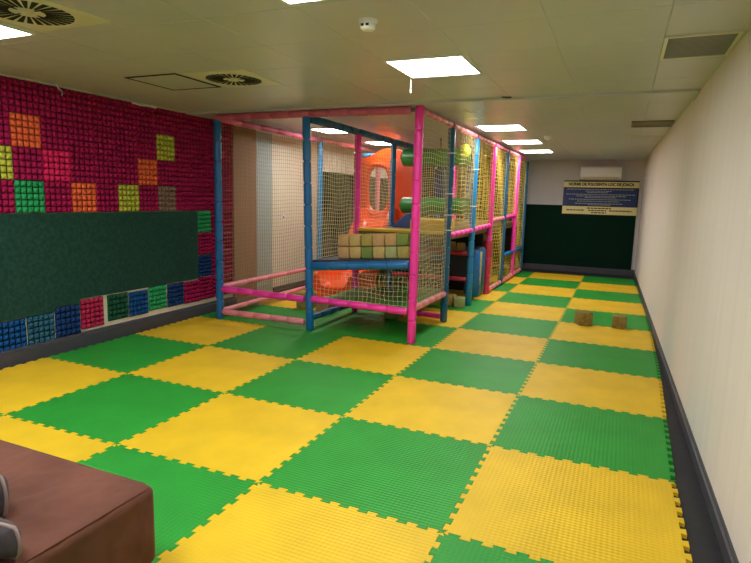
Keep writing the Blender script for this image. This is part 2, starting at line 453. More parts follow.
t = thing('pull_chain', (-1.955, 1.95, 2.3), 'short white chain dangling from corner of the big ceiling panel', 'chain')
m_ = MB(); m_.tube([(-1.955, 1.95, 2.399), (-1.955, 1.952, 2.34), (-1.955, 1.951, 2.305)], .004); obj('cord', m_, M['white'], t)
m_ = MB(); m_.cyl((-1.955, 1.951, 2.285), (-1.955, 1.951, 2.31), .007); obj('pull_knob', m_, M['white'], t)

def swirl_diffuser(x, y, label):
    s = .555; cx, cy = x + s / 2, y + s / 2
    t = thing('air_diffuser', (cx, cy, H), label, 'air diffuser', 'round swirl air diffusers')
    m_ = MB(); m_.box(x, y, H - .008, x + s, y + s, H + .001); obj('plate', m_, M['cream'], t, bevel=.003)
    R = .225
    # dark slots fanning out from the hub
    for i in range(28):
        a0 = 2 * PI * i / 28; ca, sa = math.cos(a0), math.sin(a0)
        r0, r1 = (.055 if i % 7 == 0 else .085), R - .006
        vs = []
        for zz in (H - .0105, H - .0078):
            for rr, hw in ((r0, -.3), (r1, -.3), (r1, .3), (r0, .3)):
                off = hw * rr * 2 * PI / 28 * 1.05
                vs.append((cx + ca * rr - sa * off, cy + sa * rr + ca * off, zz))
        m_ = MB(); m_.add(vs, [(0, 1, 2, 3), (4, 5, 6, 7), (0, 1, 5, 4), (1, 2, 6, 5), (2, 3, 7, 6), (3, 0, 4, 7)])
        obj('slot', m_, M['grille_dark'], t)
    m_ = MB(); m_.lathe((cx, cy, H - .013), (cx, cy, H - .008), [(0, R + .004), (.005, R + .012)], 40, caps=False)
    m_.lathe((cx, cy, H - .013), (cx, cy, H - .008), [(0, R + .004), (.005, R - .002)], 40, caps=False)
    obj('rim', m_, M['cream'], t)
    m_ = MB(); m_.cyl((cx, cy, H - .014), (cx, cy, H - .008), .028, 20); obj('hub', m_, M['cream'], t)
    return t
swirl_diffuser(-3.615, 1.305, 'round swirl air diffuser beside the square ceiling hatch')
swirl_diffuser(-3.60, -.43, 'round swirl air diffuser at the top left picture corner')
t = thing('ceiling_hatch', (-3.95, 1.55, H), 'square ceiling hatch with dark edges beside the round diffuser', 'hatch')
m_ = MB(); x0, y0, x1, y1 = -4.2, 1.275, -3.665, 1.83
m_.box(x0 + .02, y0 + .02, H - .004, x1 - .02, y1 - .02, H); obj('panel', m_, M['ceiling'], t, bevel=.003)
m_ = MB(); w = .02
for a in ((x0, y0, x1, y0 + w), (x0, y1 - w, x1, y1), (x0, y0, x0 + w, y1), (x1 - w, y0, x1, y1)): m_.box(a[0], a[1], H - .0055, a[2], a[3], H + .001)
obj('frame', m_, M['grille_dark'], t)
t = thing('smoke_detector', (-1.687, .565, H - .06), 'small white round smoke detector on the ceiling', 'smoke detector')
m_ = MB(); m_.lathe((-1.687, .565, H), (-1.687, .565, H - .1), [(0, .052), (.014, .052), (.02, .045)], 24); obj('base', m_, M['white'], t, smooth=True)
m_ = MB(); m_.lathe((-1.687, .565, H - .02), (-1.687, .565, H - .1), [(0, .04), (.022, .04), (.032, .03), (.035, .012)], 24); obj('sensor_head', m_, M['white'], t, smooth=True)
for sx in (-.014, .014):
    m_ = MB(); m_.box(-1.687 + sx - .008, .565 - .043, H - .038, -1.687 + sx + .008, .565 - .039, H - .026); obj('slot', m_, M['grille_dark'], t)
def vent(x0, y0, x1, y1, label, m, fm_, n=9, drop=.012):
    t = thing('ceiling_vent', ((x0 + x1) / 2, (y0 + y1) / 2, H), label, 'air vent')
    w = .018
    mb = MB()
    for a in ((x0, y0, x1, y0 + w), (x0, y1 - w, x1, y1), (x0, y0 + w, x0 + w, y1 - w), (x1 - w, y0 + w, x1, y1 - w)): mb.box(a[0], a[1], H - drop, a[2], a[3], H + .001)
    obj('frame', mb, fm_, t)
    mb = MB(); mb.box(x0 + w, y0 + w, H - .002, x1 - w, y1 - w, H + .001)
    for i in range(n):
        yy = y0 + w + (y1 - y0 - 2 * w) * (i + .15) / n; dy = (y1 - y0) / n * .62
        mb.box(x0 + w, yy, H - .008, x1 - w, yy + dy, H - .001)
    obj('grille', mb, m, t)
vent(-.245, 1.345, .125, 1.86, 'grey slatted air vent on ceiling against the right wall', M['grey'], M['cream'], 18)
vent(-.37, 4.78, .055, 5.2, 'smaller taupe vent on ceiling by the right wall, beyond the cross strip', M['vent_brown'], M['vent_brown'], 8, .02)
vent(-.39, 6.3, .02, 6.7, 'faint cream vent on ceiling, farthest along the right wall', M['ceiling'], M['cream'], 6)
m_ = MB(); m_.lathe((-1.43, 6.1, H), (-1.43, 6.1, H - .1), [(0, .045), (.02, .045), (.05, .02)], 16)
tag(obj('ceiling_sensor', m_, M['white'], smooth=True), 'tiny white sensor on ceiling near the rear light panels', 'sensor')
m_ = MB(); m_.tube([(-1.45, 2.93, H - .004), (-1.40, 2.95, H - .006), (-1.37, 2.955, H - .004)], .006)
tag(obj('cable_end', m_, M['black']), 'tiny black cable end on ceiling just before the cross strip', 'cable')
# hook on right wall
t = thing('wall_hook', (xr(9.7), 9.7, 1.98), 'small white hook high on the right wall near the back', 'hook')
m_ = MB(); m_.box(xr(9.7) - .012, 9.66, 1.95, xr(9.7) + .003, 9.74, 2.03); obj('back_plate', m_, M['white'], t, bevel=.003)
m_ = MB(); m_.tube([(xr(9.7) - .01, 9.7, 1.995), (xr(9.7) - .04, 9.7, 1.985), (xr(9.7) - .05, 9.7, 2.005)], .007); obj('prong', m_, M['white'], t)

# ------------------------------------------------------------------ back wall: sign and air conditioner
t = thing('air_conditioner', (-.865, YB, 1.98), 'white split air conditioner unit on the back wall above the sign', 'air conditioner')
x0, x1, z0, z1, yb = -1.27, -.46, 1.99, 2.262, YB
prof = [(0, z0), (.12, z0 + .0), (.19, z0 + .05), (.2, z0 + .1), (.2, z1 - .03), (.17, z1), (0, z1)]
m_ = MB(); k = len(prof)
m_.add([(x, yb - a, z) for x in (x0, x1) for a, z in prof], [(i, (i + 1) % k, k + (i + 1) % k, k + i) for i in range(k)] + [tuple(range(k)), tuple(range(k, 2 * k))])
obj('housing', m_, M['white'], t, bevel=.008)
m_ = MB(); m_.add([(x0 + .06, yb - .135, z0 + .004), (x1 - .06, yb - .135, z0 + .004), (x1 - .06, yb - .2, z0 + .052), (x0 + .06, yb - .2, z0 + .052),
                   (x0 + .06, yb - .145, z0 - .006), (x1 - .06, yb - .145, z0 - .006), (x1 - .06, yb - .21, z0 + .045), (x0 + .06, yb - .21, z0 + .045)],
                  [(0, 1, 2, 3), (4, 5, 6, 7), (0, 1, 5, 4), (1, 2, 6, 5), (2, 3, 7, 6), (3, 0, 4, 7)])
obj('air_flap', m_, M['cream'], t)
m_ = MB(); m_.box(x0 + .1, yb - .204, z0 + .125, x1 - .1, yb - .199, z0 + .145); obj('highlight_strip', m_, mat('painted highlight', (.9, .9, .9), .15), t)  # gleam of the lights on the glossy housing, put in as a pale strip

t = thing('wall_sign', (-.85, YB, 1.23), 'blue and yellow playground rules sign with small print on the back wall', 'sign')
sx0, sx1, sz0, sz1, sy = -1.6, -.105, 1.237, 1.968, YB - .028
def srect(name, a, b, m, z_, dy=.0, lab=None):
    m_ = MB(); m_.box(sx0 + (sx1 - sx0) * a[0], sy - .004 - dy, sz1 - (sz1 - sz0) * b[1], sx0 + (sx1 - sx0) * a[1], sy - dy + .003, sz1 - (sz1 - sz0) * b[0])
    return obj(name, m_, m, z_, label=lab)
m_ = MB(); m_.box(sx0, sy, sz0, sx1, YB - .001, sz1); back = obj('backing', m_, M['ink'], t)
srect('header_band', (.0, 1), (.035, .20), M['sign_yellow'], t, lab='yellow header band')
blue_b = srect('text_panel', (.0, .985), (.225, .735), M['sign_blue'], t, lab='blue text panel')
foot = srect('footer_band', (.0, 1), (.75, .98), M['sign_yellow'], t, lab='yellow footer band')
def lettering(name, text, width, cx, cz, hgt, m, parent, y):
    cu = bpy.data.curves.new(name, 'FONT'); cu.body = text; cu.align_x = 'CENTER'; cu.align_y = 'CENTER'; cu.extrude = .0008; cu.offset = .05
    o = bpy.data.objects.new(name, cu); C.objects.link(o)
    bpy.context.view_layer.update()
    me = bpy.data.meshes.new_from_object(o.evaluated_get(bpy.context.evaluated_depsgraph_get()))
    bpy.data.objects.remove(o)
    xs_ = [v.co.x for v in me.vertices]; ys_ = [v.co.y for v in me.vertices]
    sx = width / (max(xs_) - min(xs_)); sz = hgt / (max(ys_) - min(ys_)); my_ = (max(ys_) + min(ys_)) / 2
    off = parent.location + (parent.parent.location if parent.parent else Vector((0, 0, 0)))
    for v in me.vertices:
        v.co = Vector((cx + v.co.x * sx, y - .0012 + v.co.z * .5, cz + (v.co.y - my_) * sz)) - off
    me.materials.clear(); me.materials.append(m)
    return link(name, me, parent)
sw, sh = sx1 - sx0, sz1 - sz0
lettering('lettering', 'NORME DE FOLOSINTA LOC DE JOACA', sw * .87, sx0 + sw * .5, sz1 - sh * .118, sh * .115, M['ink'], t, sy - .004)
rl = random.Random(5)
def fine_print(name, rows, m, parent, h):
    """lines too small to read in the photograph: word-length strokes"""
    mb = MB()
    for a, b, zf in rows:
        x = a
        while x < b - .01:
            w = min(rl.uniform(.018, .05), b - x)
            mb.box(sx0 + sw * x, sy - .0062, sz1 - sh * zf - h / 2, sx0 + sw * (x + w), sy - .0035, sz1 - sh * zf + h / 2)
            x += w + .009
    return obj(name, mb, m, parent)
fine_print('fine_print', [(.05, .95, .255), (.30, .66, .305), (.33, .60, .345), (.04, .96, .40), (.18, .84, .45), (.30, .72, .49), (.08, .92, .545), (.20, .76, .60), (.17, .82, .665), (.35, .65, .70)], M['pale_ink'], t, .012)
fine_print('fine_print', [(.06, .30, .865), (.34, .66, .80), (.36, .60, .865), (.40, .60, .93), (.64, .93, .865)], M['ink'], t, .024)

# ------------------------------------------------------------------ the play frame
PX = (-4.71, -3.495, -2.282)
play = thing('play_frame', (-3.47, 6.4, 0), 'large netted soft play frame of blue and pink padded posts', 'play frame')
cn = dict(blue='blue padded', teal='teal blue padded', sky='light blue padded', magenta='magenta padded', pink='dusty pink padded', palepink='pale pink padded', red='red padded')
def post(x, y, col, z1=2.31, z0=0, r=.044, ties=(), lean=0):
    m_ = MB(); m_.padded((x, y, z0), (x + lean, y, z1), r)
    p = obj('post', m_, M[col], play, smooth=True, label=cn[col] + ' post')
    for z in ties:
        m_ = MB(); m_.lathe((x, y, z - .006), (x, y, z + .006), [(0, r - .004), (0, r + .003), (.012, r + .003), (.012, r - .004)], 14, caps=False)
        m_.box(x + r, y - .006, z - .006, x + r + .025, y - .002, z + .006)
        obj('cable_tie', m_, M['tie'], p)
    return p
post(PX[0], 3.05, 'blue'); post(-3.465, 3.05, 'blue', z0=.002, lean=-.07); post(-2.272, 3.07, 'magenta', 2.375)
post(PX[2], 4.25, 'teal', ties=(2.02, 1.55, 1.30, 1.12)); post(PX[2], 5.45, 'sky', ties=(1.9, 1.4)); post(PX[2], 6.6, 'magenta'); post(PX[2], 7.7, 'teal'); post(PX[2], 8.8, 'magenta'); post(PX[2], 9.85, 'teal')
post(PX[1], 4.25, 'magenta', 2.27); post(PX[1], 5.45, 'teal', 2.27); post(PX[1], 6.6, 'magenta', 2.27); post(PX[1], 7.7, 'blue', 2.27); post(PX[1], 8.8, 'magenta', 2.27); post(PX[1], 9.85, 'blue', 2.27)
post(PX[0], 5.45, 'sky'); post(PX[0], 7.7, 'palepink'); post(PX[0], 9.85, 'blue')
# red thicker pad on the lower half of the third side post
m_ = MB(); m_.padded((PX[2] - .005, 6.6, .02), (PX[2] - .005, 6.6, .86), .052, .28); obj('post_pad', m_, M['red'], play, smooth=True, label='red post pad')

def rail(p0, p1, col, r=.038, bare=0, step=.23, trim=.045):
    p0 = Vector(p0); p1 = Vector(p1); w = (p1 - p0).normalized()
    m_ = MB(); m_.padded(p0 + w * trim, p1 - w * (trim + bare), r, step)
    o = obj('rail', m_, M[col], play, smooth=True, label=cn[col] + ' rail')
    if bare:
        m_ = MB(); m_.cyl(p1 - w * (.05 + bare), p1 - w * .03, .02, 12); obj('steel_end', m_, M['steel'], o, smooth=True)
    return o
zt = 2.345
# front, y = 3.05
rail((PX[0], 3.05, zt - .005), (PX[1], 3.05, zt), 'pink', .042, trim=.001); rail((PX[1], 3.05, zt), (-2.272, 3.07, zt - .005), 'pink', .042, bare=.085, trim=.001)
rail((PX[0], 3.05, .36), (PX[1], 3.05, .342), 'magenta'); rail((PX[0], 3.05, .085), (PX[1], 3.05, .082), 'palepink', .036)
rail((PX[1], 3.05, .355), (PX[2], 3.07, .325), 'magenta')
rail((PX[1], 3.05, .715), (PX[2], 3.07, .817), 'blue', .045)
# left side, x = -4.71
rail((PX[0], 3.05, zt - .012), (PX[0], 5.45, zt - .015), 'pink', .036, step=.4); rail((PX[0], 5.45, zt), (PX[0], 7.7, zt), 'palepink', .036, step=.4); rail((PX[0], 7.7, zt), (PX[0], 9.85, zt), 'pink', .036, step=.4)
rail((PX[0], 3.05, .375), (PX[0], 5.45, .385), 'palepink', .034, step=.5); rail((PX[0], 3.05, .085), (PX[0], 5.45, .10), 'palepink', .034, step=.5)
rail((PX[0], 5.45, .1), (PX[0], 7.7, .1), 'blue', .034); rail((PX[0], 7.7, .1), (PX[0], 9.85, .1), 'pink', .034)
# middle, x = -3.47
for a, b in ((3.05, 4.25), (4.25, 5.45), (5.45, 6.6), (6.6, 7.7), (7.7, 8.8), (8.8, 9.85)):
    rail((PX[1], a, 2.29), (PX[1], b, 2.29), 'teal', .043)
rail((PX[1], 3.05, .13), (PX[1], 4.25, .11), 'blue', .036); rail((PX[1], 3.05, .715), (PX[1], 4.25, .74), 'blue', .03)
# right side, x = -2.26
for (a, b), c_ in zip(((3.07, 4.25), (4.25, 5.45), (5.45, 6.6), (6.6, 7.7), (7.7, 8.8), (8.8, 9.85)), ('palepink', 'palepink', 'palepink', 'pink', 'palepink', 'pink')):
    rail((PX[2], a, zt), (PX[2], b, zt), c_, .032)
rail((PX[2], 3.07, .355), (PX[2], 4.25, .352), 'palepink', .036)
rail((PX[2], 4.25, 1.045), (PX[2], 5.45, 1.07), 'magenta', .036); rail((PX[2], 5.45, 1.07), (PX[2], 6.6, 1.10), 'magenta', .036)
rail((PX[2], 6.6, 1.17), (PX[2], 7.7, 1.19), 'palepink', .036); rail((PX[2], 7.7, 1.19), (PX[2], 8.8, 1.22), 'magenta', .036)
rail((PX[2], 7.7, .52), (PX[2], 8.8, .52), 'blue', .036); rail((PX[2], 8.8, .52), (PX[2], 9.85, .53), 'blue', .036)
for a, b in ((6.6, 7.7), (7.7, 8.8), (8.8, 9.85)): rail((PX[2], a, .055), (PX[2], b, .055), 'palepink', .04)
# cross rails
rail((PX[1], 4.25, .10), (PX[2], 4.25, .06), 'magenta', .034)
rail((PX[1], 4.25, .72), (PX[2], 4.25, .80), 'teal', .034)
rail((PX[0], 6.75, 2.2), (PX[1], 6.6, 2.2), 'sky', .036)
rail((PX[1], 5.45, .74), (PX[2], 5.45, .74), 'red', .032); rail((PX[1], 5.45, .37), (PX[2], 5.45, .37), 'red', .03)
rail((PX[0], 9.85, zt), (PX[1], 9.85, zt), 'blue', .036); rail((PX[1], 9.85, zt), (PX[2], 9.85, zt), 'pink', .036)
rail((PX[0], 9.85, .1), (PX[1], 9.85, .1), 'blue', .036); rail((PX[1], 9.85, .1), (PX[2], 9.85, .1), 'pink', .036)
# decks
m_ = MB(); m_.box(PX[1] + .04, 3.12, .292, PX[2] - .04, 4.21, .325); obj('deck', m_, M['deck_green'], play, bevel=.008, label='low green deck')
def shelf_z(x): return .803 + (x + 3.207) * .067
m_ = MB(); xa, xb = PX[1] + .03, PX[2] - .05
m_.add([(x, y, shelf_z(x) - dz) for dz in (.045, 0) for y in (3.085, 4.2) for x in (xa, xb)],
       [(0, 2, 3, 1), (4, 5, 7, 6), (0, 1, 5, 4), (1, 3, 7, 5), (3, 2, 6, 7), (2, 0, 4, 6)])
obj('deck', m_, M['deck_dark'], play, bevel=.006, label='dark blue tilted shelf deck')
m_ = MB(); m_.box(PX[1] + .03, 4.24, .985, PX[2] - .04, 9.8, 1.075); dk = obj('deck', m_, M['deck_olive'], play, bevel=.006, label='olive upper deck')
m_ = MB(); m_.box(PX[1] + .03, 4.20, 1.06, PX[2] - .04, 4.30, 1.10); obj('edge_pad', m_, M['yellow'], dk, bevel=.012, label='yellow edge pad')
m_ = MB(); m_.box(PX[0] + .05, 6.75, .985, PX[1] - .04, 9.8, 1.075); obj('deck', m_, M['deck_olive'], play, bevel=.006, label='olive upper deck')
m_ = MB(); m_.box(PX[1] + .04, 5.5, .69, PX[2] - .04, 6.55, .75); obj('deck', m_, M['deck_dark'], play, bevel=.006, label='dark inner shelf deck')
m_ = MB(); m_.box(PX[1] + .04, 5.48, .40, PX[2] - .04, 5.53, .70); obj('panel', m_, M['black'], play, bevel=.006, label='black inner panel')
m_ = MB(); m_.box(PX[1] + .04, 6.58, .02, PX[2] - .1, 6.63, .97); obj('panel', m_, M['black'], play, bevel=.006, label='black inner panel')

m_ = MB(); m_.box(PX[0] + .06, 9.84, .12, PX[1] - .06, 9.87, 2.28); obj('panel', m_, M['tarp'], play, bevel=.006, label='dark olive rear panel')
m_ = MB(); m_.box(PX[1] + .06, 9.84, .12, PX[2] - .06, 9.87, 2.28); obj('panel', m_, M['tarp'], play, bevel=.006, label='dark olive rear panel')
# nets: cords woven square by square, slightly slack
def net(p, u, v, m='net', sp=.046, spu=None, r=.0027, slack=.012, label=None):
    p = Vector(p); u = Vector(u); v = Vector(v); nu = max(2, round(u.length / (spu or sp))); nv = max(2, round(v.length / sp))
    n = u.cross(v).normalized(); a = u.normalized(); b = v.normalized()
    rr = random.Random(int(p.length * 1000)); ph = rr.uniform(0, 6)
    def pt(i, j):
        s, t_ = i / nu, j / nv
        e = min(1, 6 * min(s, 1 - s)) * min(1, 6 * min(t_, 1 - t_))
        w = slack * e
        return (p + u * s + v * t_ + n * (w * 1.5 * math.sin(s * 5 + t_ * 4 + ph)) + b * (w * .8 * math.sin(s * 11 + ph + t_ * 3)) + a * (w * .6 * math.sin(t_ * 13 + ph)))
    P_ = [[pt(i, j) for j in range(nv + 1)] for i in range(nu + 1)]
    vs = []; fs = []
    def strand(pts, c1, c2):
        o = len(vs)
        for q in pts:
            vs.extend((q + c1 * r, q - c1 * r * .5 + c2 * r * .87, q - c1 * r * .5 - c2 * r * .87))
        for k_ in range(len(pts) - 1):
            for c_ in range(3):
                d_ = (c_ + 1) % 3
                fs.append((o + k_ * 3 + c_, o + k_ * 3 + d_, o + k_ * 3 + 3 + d_, o + k_ * 3 + 3 + c_))
    for i in range(nu + 1): strand(P_[i], n, a)
    for j in range(nv + 1): strand([P_[i][j] for i in range(nu + 1)], n, b)
    mb = MB(); mb.v = [tuple(q) for q in vs]; mb.f = fs
    return obj('net', mb, M[m], play, label=label)
e = .05
def net_side(x, y0, y1, z0, z1, **k): net((x, y0 + e, z0), (0, y1 - y0 - 2 * e, 0), (0, 0, z1 - z0), **k)
def net_cross(y, x0, x1, z0, z1, **k): net((x0 + e, y, z0), (x1 - x0 - 2 * e, 0, 0), (0, 0, z1 - z0), **k)
net_side(PX[0], 3.05, 5.45, .12, 2.31, m='net_dull', sp=.05, r=.0022); net_side(PX[0], 5.45, 7.7, .14, 2.31, m='net_dull', sp=.055, spu=.08); net_side(PX[0], 7.7, 9.85, .14, 2.31, m='net_dull', sp=.055, spu=.08)
net_side(PX[1], 3.05, 4.25, .79, 2.25); net_side(PX[1], 4.25, 5.45, 1.10, 2.25)
net_side(PX[2], 3.07, 4.25, .39, 2.31, sp=.05, spu=.06); net_side(PX[2], 4.25, 5.45, 1.09, 2.31, m='net_ochre', sp=.052, spu=.08, r=.003)
net_side(PX[2], 5.45, 6.6, 1.12, 2.31, m='net_yellow', sp=.058, spu=.11, r=.0033); net_side(PX[2], 6.6, 7.7, 1.22, 2.31, m='net_yellow', sp=.058, spu=.11, r=.0033); net_side(PX[2], 7.7, 8.8, 1.24, 2.31, m='net_yellow', sp=.058, spu=.11, r=.0033); net_side(PX[2], 8.8, 9.85, .58, 2.31, m='net_yellow', sp=.058, spu=.11, r=.0033)
net_side(PX[2], 6.6, 7.7, .10, 1.14, m='net_yellow', sp=.058, spu=.11, r=.0033); net_side(PX[2], 7.7, 8.8, .10, .49, m='net_yellow', sp=.058, spu=.11, r=.0033); net_side(PX[2], 8.8, 9.85, .10, .5, m='net_yellow', sp=.058, spu=.11, r=.0033)
net_cross(4.25, PX[1], PX[2], .34, .70); net_cross(3.06, PX[1], PX[2], .38, .68, sp=.05, r=.0022); net_cross(6.6, PX[1], PX[2], 1.1, 2.25, m='net_yellow', sp=.075, r=.0035); net_cross(8.8, PX[1], PX[2], 1.1, 2.25, m='net_yellow', sp=.075, r=.0035)

# ------------------------------------------------------------------ slide
sl = thing('slide', (-4.13, 5.7, 0), 'glossy orange plastic slide with hooded entrance inside the play frame', 'slide')
path = [(6.75, 1.12), (6.4, 1.12), (6.25, 1.06), (6.1, .92), (5.97, .74), (5.85, .56), (5.72, .38), (5.58, .27), (5.4, .22), (5.15, .205), (4.9, .20), (4.84, .17)]
xl, xr_ = -4.44, -3.83
prof = [(xl - .005, -.16), (xl - .02, .14), (xl + .0, .19), (xl + .05, .19), (xl + .07, .12), (xl + .12, .02), (xl + .2, 0), (xr_ - .2, 0), (xr_ - .12, .02), (xr_ - .07, .12), (xr_ - .05, .19), (xr_, .19), (xr_ + .02, .14), (xr_ + .005, -.16)]
m_ = MB(); k = len(prof); vs = []
for y, z in path:
    for x, dz in prof: vs.append((x, y, max(.05, z + dz)))
fs = []
for a in range(len(path) - 1):
    for i in range(k - 1): fs.append((a * k + i, a * k + i + 1, (a + 1) * k + i + 1, (a + 1) * k + i))
    fs.append((a * k + k - 1, a * k, (a + 1) * k, (a + 1) * k + k - 1))
fs.append(tuple(range(k))); fs.append(tuple((len(path) - 1) * k + i for i in range(k)))
m_.add(vs, fs); obj('chute', m_, M['orange'], sl, smooth=True)
m_ = MB(); m_.box(xl + .03, 4.86, 0, xr_ - .03, 5.05, .07); obj('foot', m_, M['orange'], sl, bevel=.015)
# hood with oval doorway
N = 72; m_ = MB(); vs = []
hc = (-4.21, 1.62)
hood_line = [(-4.57, 1.03), (-3.52, 1.03), (-3.52, 1.95), (-3.60, 2.10), (-3.72, 2.21), (-3.85, 2.28), (-3.98, 2.305), (-4.08, 2.30), (-4.17, 2.28), (-4.26, 2.235), (-4.34, 2.19), (-4.42, 2.16), (-4.52, 2.15), (-4.565, 2.12)]
def outer(a):
    """where the ray from the doorway centre meets the hood outline"""
    ca, sa = math.cos(a), math.sin(a); best = 9
    for (xa, za), (xb, zb) in zip(hood_line, hood_line[1:] + hood_line[:1]):
        dx, dz = xb - xa, zb - za; den = ca * dz - sa * dx
        if abs(den) < 1e-9: continue
        t1 = ((xa - hc[0]) * dz - (za - hc[1]) * dx) / den; u1 = ((xa - hc[0]) * sa - (za - hc[1]) * ca) / den
        if t1 > 0 and -1e-6 <= u1 <= 1 + 1e-6: best = min(best, t1)
    return hc[0] + ca * best, hc[1] + sa * best
def inner(a, s=1):
    ca, sa = math.cos(a), math.sin(a)
    p = 3.0; rx, rz = .195 * s, (.37 if sa > 0 else .36) * s
    rr = (abs(ca / rx) ** p + abs(sa / rz) ** p) ** (-1 / p)
    return hc[0] + ca * rr, hc[1] + sa * rr
rings = [(outer, 6.56, 1), (inner, 6.56, 1.28), (inner, 6.53, 1.15), (inner, 6.55, 1.0), (inner, 6.64, 1.0), (outer, 6.65, 1)]
for fn, y, s in rings:
    for i in range(N):
        a = 2 * PI * i / N
        x, z = fn(a, s) if fn is inner else fn(a)
        vs.append((x, y, z))
fs = []
R_ = len(rings)
for q in range(R_):
    for i in range(N):
        j = (i + 1) % N; q2 = (q + 1) % R_
        fs.append((q * N + i, q * N + j, q2 * N + j, q2 * N + i))
m_.add(vs, fs); obj('hood', m_, M['orange'], sl, smooth=True)
for dx, dz in ((-4.5, 1.2), (-4.5, 2.05), (-3.62, 1.2), (-3.72, 2.1)):
    m_ = MB(); m_.cyl((dx, 6.562, dz), (dx, 6.55, dz), .016, 10); obj('bolt', m_, M['steel'], sl)

# ------------------------------------------------------------------ soft things in the frame
def roller(x0, x1, y, z, r, label):
    t = thing('foam_roller', ((x0 + x1) / 2, y, z - r), label, 'foam roller', 'green squeeze rollers')
    m_ = MB(); L = x1 - x0
    m_.lathe((x0, y, z), (x1, y, z), [(0, r * .55), (.015, r * .85), (.04, r), (L - .04, r), (L - .015, r * .85), (L, r * .55)], 24); obj('roll', m_, M['green'], t, smooth=True)
    m_ = MB(); m_.cyl((x0 - .03, y, z), (x0 + .01, y, z), .022, 12); m_.cyl((x1 - .01, y, z), (x1 + .03, y, z), .022, 12); obj('axle', m_, M['steel'], t)
roller(-3.40, -2.33, 5.58, 2.075, .125, 'green horizontal foam roller high in the play frame, upper of two')
roller(-3.40, -2.33, 5.58, 1.385, .118, 'green horizontal foam roller just above upper deck, lower of two')
def pillar(x, y, r, z0, z1, m, label, torn=False):
    t = thing('foam_pillar', (x, y, z0), label, 'foam pillar', 'blue upright foam pillars')
    L = z1 - z0; m_ = MB(); m_.lathe((x, y, z0), (x, y, z1), [(0, r * .8), (.03, r), (L - .03, r), (L, r * .8)], 24); obj('roll', m_, m, t, smooth=True)
    m_ = MB(); m_.cyl((x, y, z1 - .001), (x, y, z1 + .012), r * .76, 24); obj('end_cap', m_, M['navy'], t)
    if z0 > .005:
        m_ = MB(); m_.cyl((x, y, 0), (x, y, z0 + .01), .03, 12); obj('stub_foot', m_, M['steel'], t)
    if torn:
        # torn strip of lining hanging off the vinyl on the room side
        m_ = MB(); vs = []
        for i in range(13):
            f = i / 12; zz = z1 - .01 - f * .5; hw = .19 * (1 - f) ** .7 + .025 + .03 * math.sin(i * 2.1)
            for sgn in (-1, 1):
                an = -.30 + sgn * hw
                for q in (r + .001, r + .007): vs.append((x + math.cos(an) * q, y + math.sin(an) * q, zz))
        fs = []
        for i in range(12):
            a = i * 4
            fs += [(a, a + 2, a + 6, a + 4), (a + 1, a + 5, a + 7, a + 3), (a, a + 4, a + 5, a + 1), (a + 2, a + 3, a + 7, a + 6)]
        fs += [(0, 1, 3, 2), (48, 50, 51, 49)]
        m_.add(vs, fs); obj('torn_lining', m_, M['beige_lining'], t, label='torn beige lining')
pillar(-2.37, 6.0, .125, .05, .74, M['blue'], 'blue upright foam pillar with torn beige strip beside light blue post', True)
pillar(-2.385, 6.34, .115, .05, .76, M['teal'], 'darker blue upright foam pillar next to the red-padded post')
# hanging things upstairs
t = thing('punch_bag', (-2.94, 5.95, 1.45), 'blue hanging punch bag behind the near side net', 'punch bag')
m_ = MB(); m_.lathe((-2.94, 5.95, 1.42), (-2.94, 5.95, 2.0), [(0, .04), (.02, .07), (.06, .085), (.5, .085), (.55, .06), (.58, .03)], 20); obj('bag', m_, M['navy'], t, smooth=True)
m_ = MB(); m_.tube([(-2.94, 5.95, 1.99), (-2.94, 5.95, 2.39)], .008); obj('strap', m_, M['black'], t)
t = thing('punch_ball', (-2.368, 5.2, 2.04), 'lime yellow hanging ball behind the net beside teal post', 'punch ball')
m_ = MB(); m_.lathe((-2.368, 5.2, 2.04), (-2.368, 5.2, 2.24), [(.09 - .09 * math.cos(PI * i / 12), max(.004, .075 * math.sin(PI * i / 12))) for i in range(13)], 20); obj('ball', m_, M['lime'], t, smooth='all')
m_ = MB(); m_.tube([(-2.368, 5.2, 2.21), (-2.368, 5.2, 2.39)], .006); obj('strap', m_, M['black'], t)
m_ = MB(); m_.add([(-3.36, 5.1, 1.076), (-3.08, 5.1, 1.076), (-3.08, 5.45, 1.076), (-3.36, 5.45, 1.076), (-3.16, 5.14, 1.28), (-3.09, 5.14, 1.28), (-3.09, 5.42, 1.28), (-3.16, 5.42, 1.28)],
                  [(0, 3, 2, 1), (4, 5, 6, 7), (0, 1, 5, 4), (1, 2, 6, 5), (2, 3, 7, 6), (3, 0, 4, 7)])
tag(obj('foam_wedge', m_, M['navy'], bevel=.02), 'navy blue foam wedge lying on the upper deck behind the magenta post', 'foam wedge')
m_ = MB(); m_.box(-2.95, 4.75, 1.076, -2.45, 5.15, 1.22)
tag(obj('foam_cushion', m_, M['yellow'], bevel=.03, bseg=3), 'yellow foam cushion on the upper deck behind the near side net', 'foam cushion')
m_ = MB(); m_.box(-3.2, 8.0, .02, -2.6, 8.5, .72)
tag(obj('foam_bench', m_, M['red'], bevel=.03, bseg=3), 'red padded block deep in the far side opening', 'foam block')

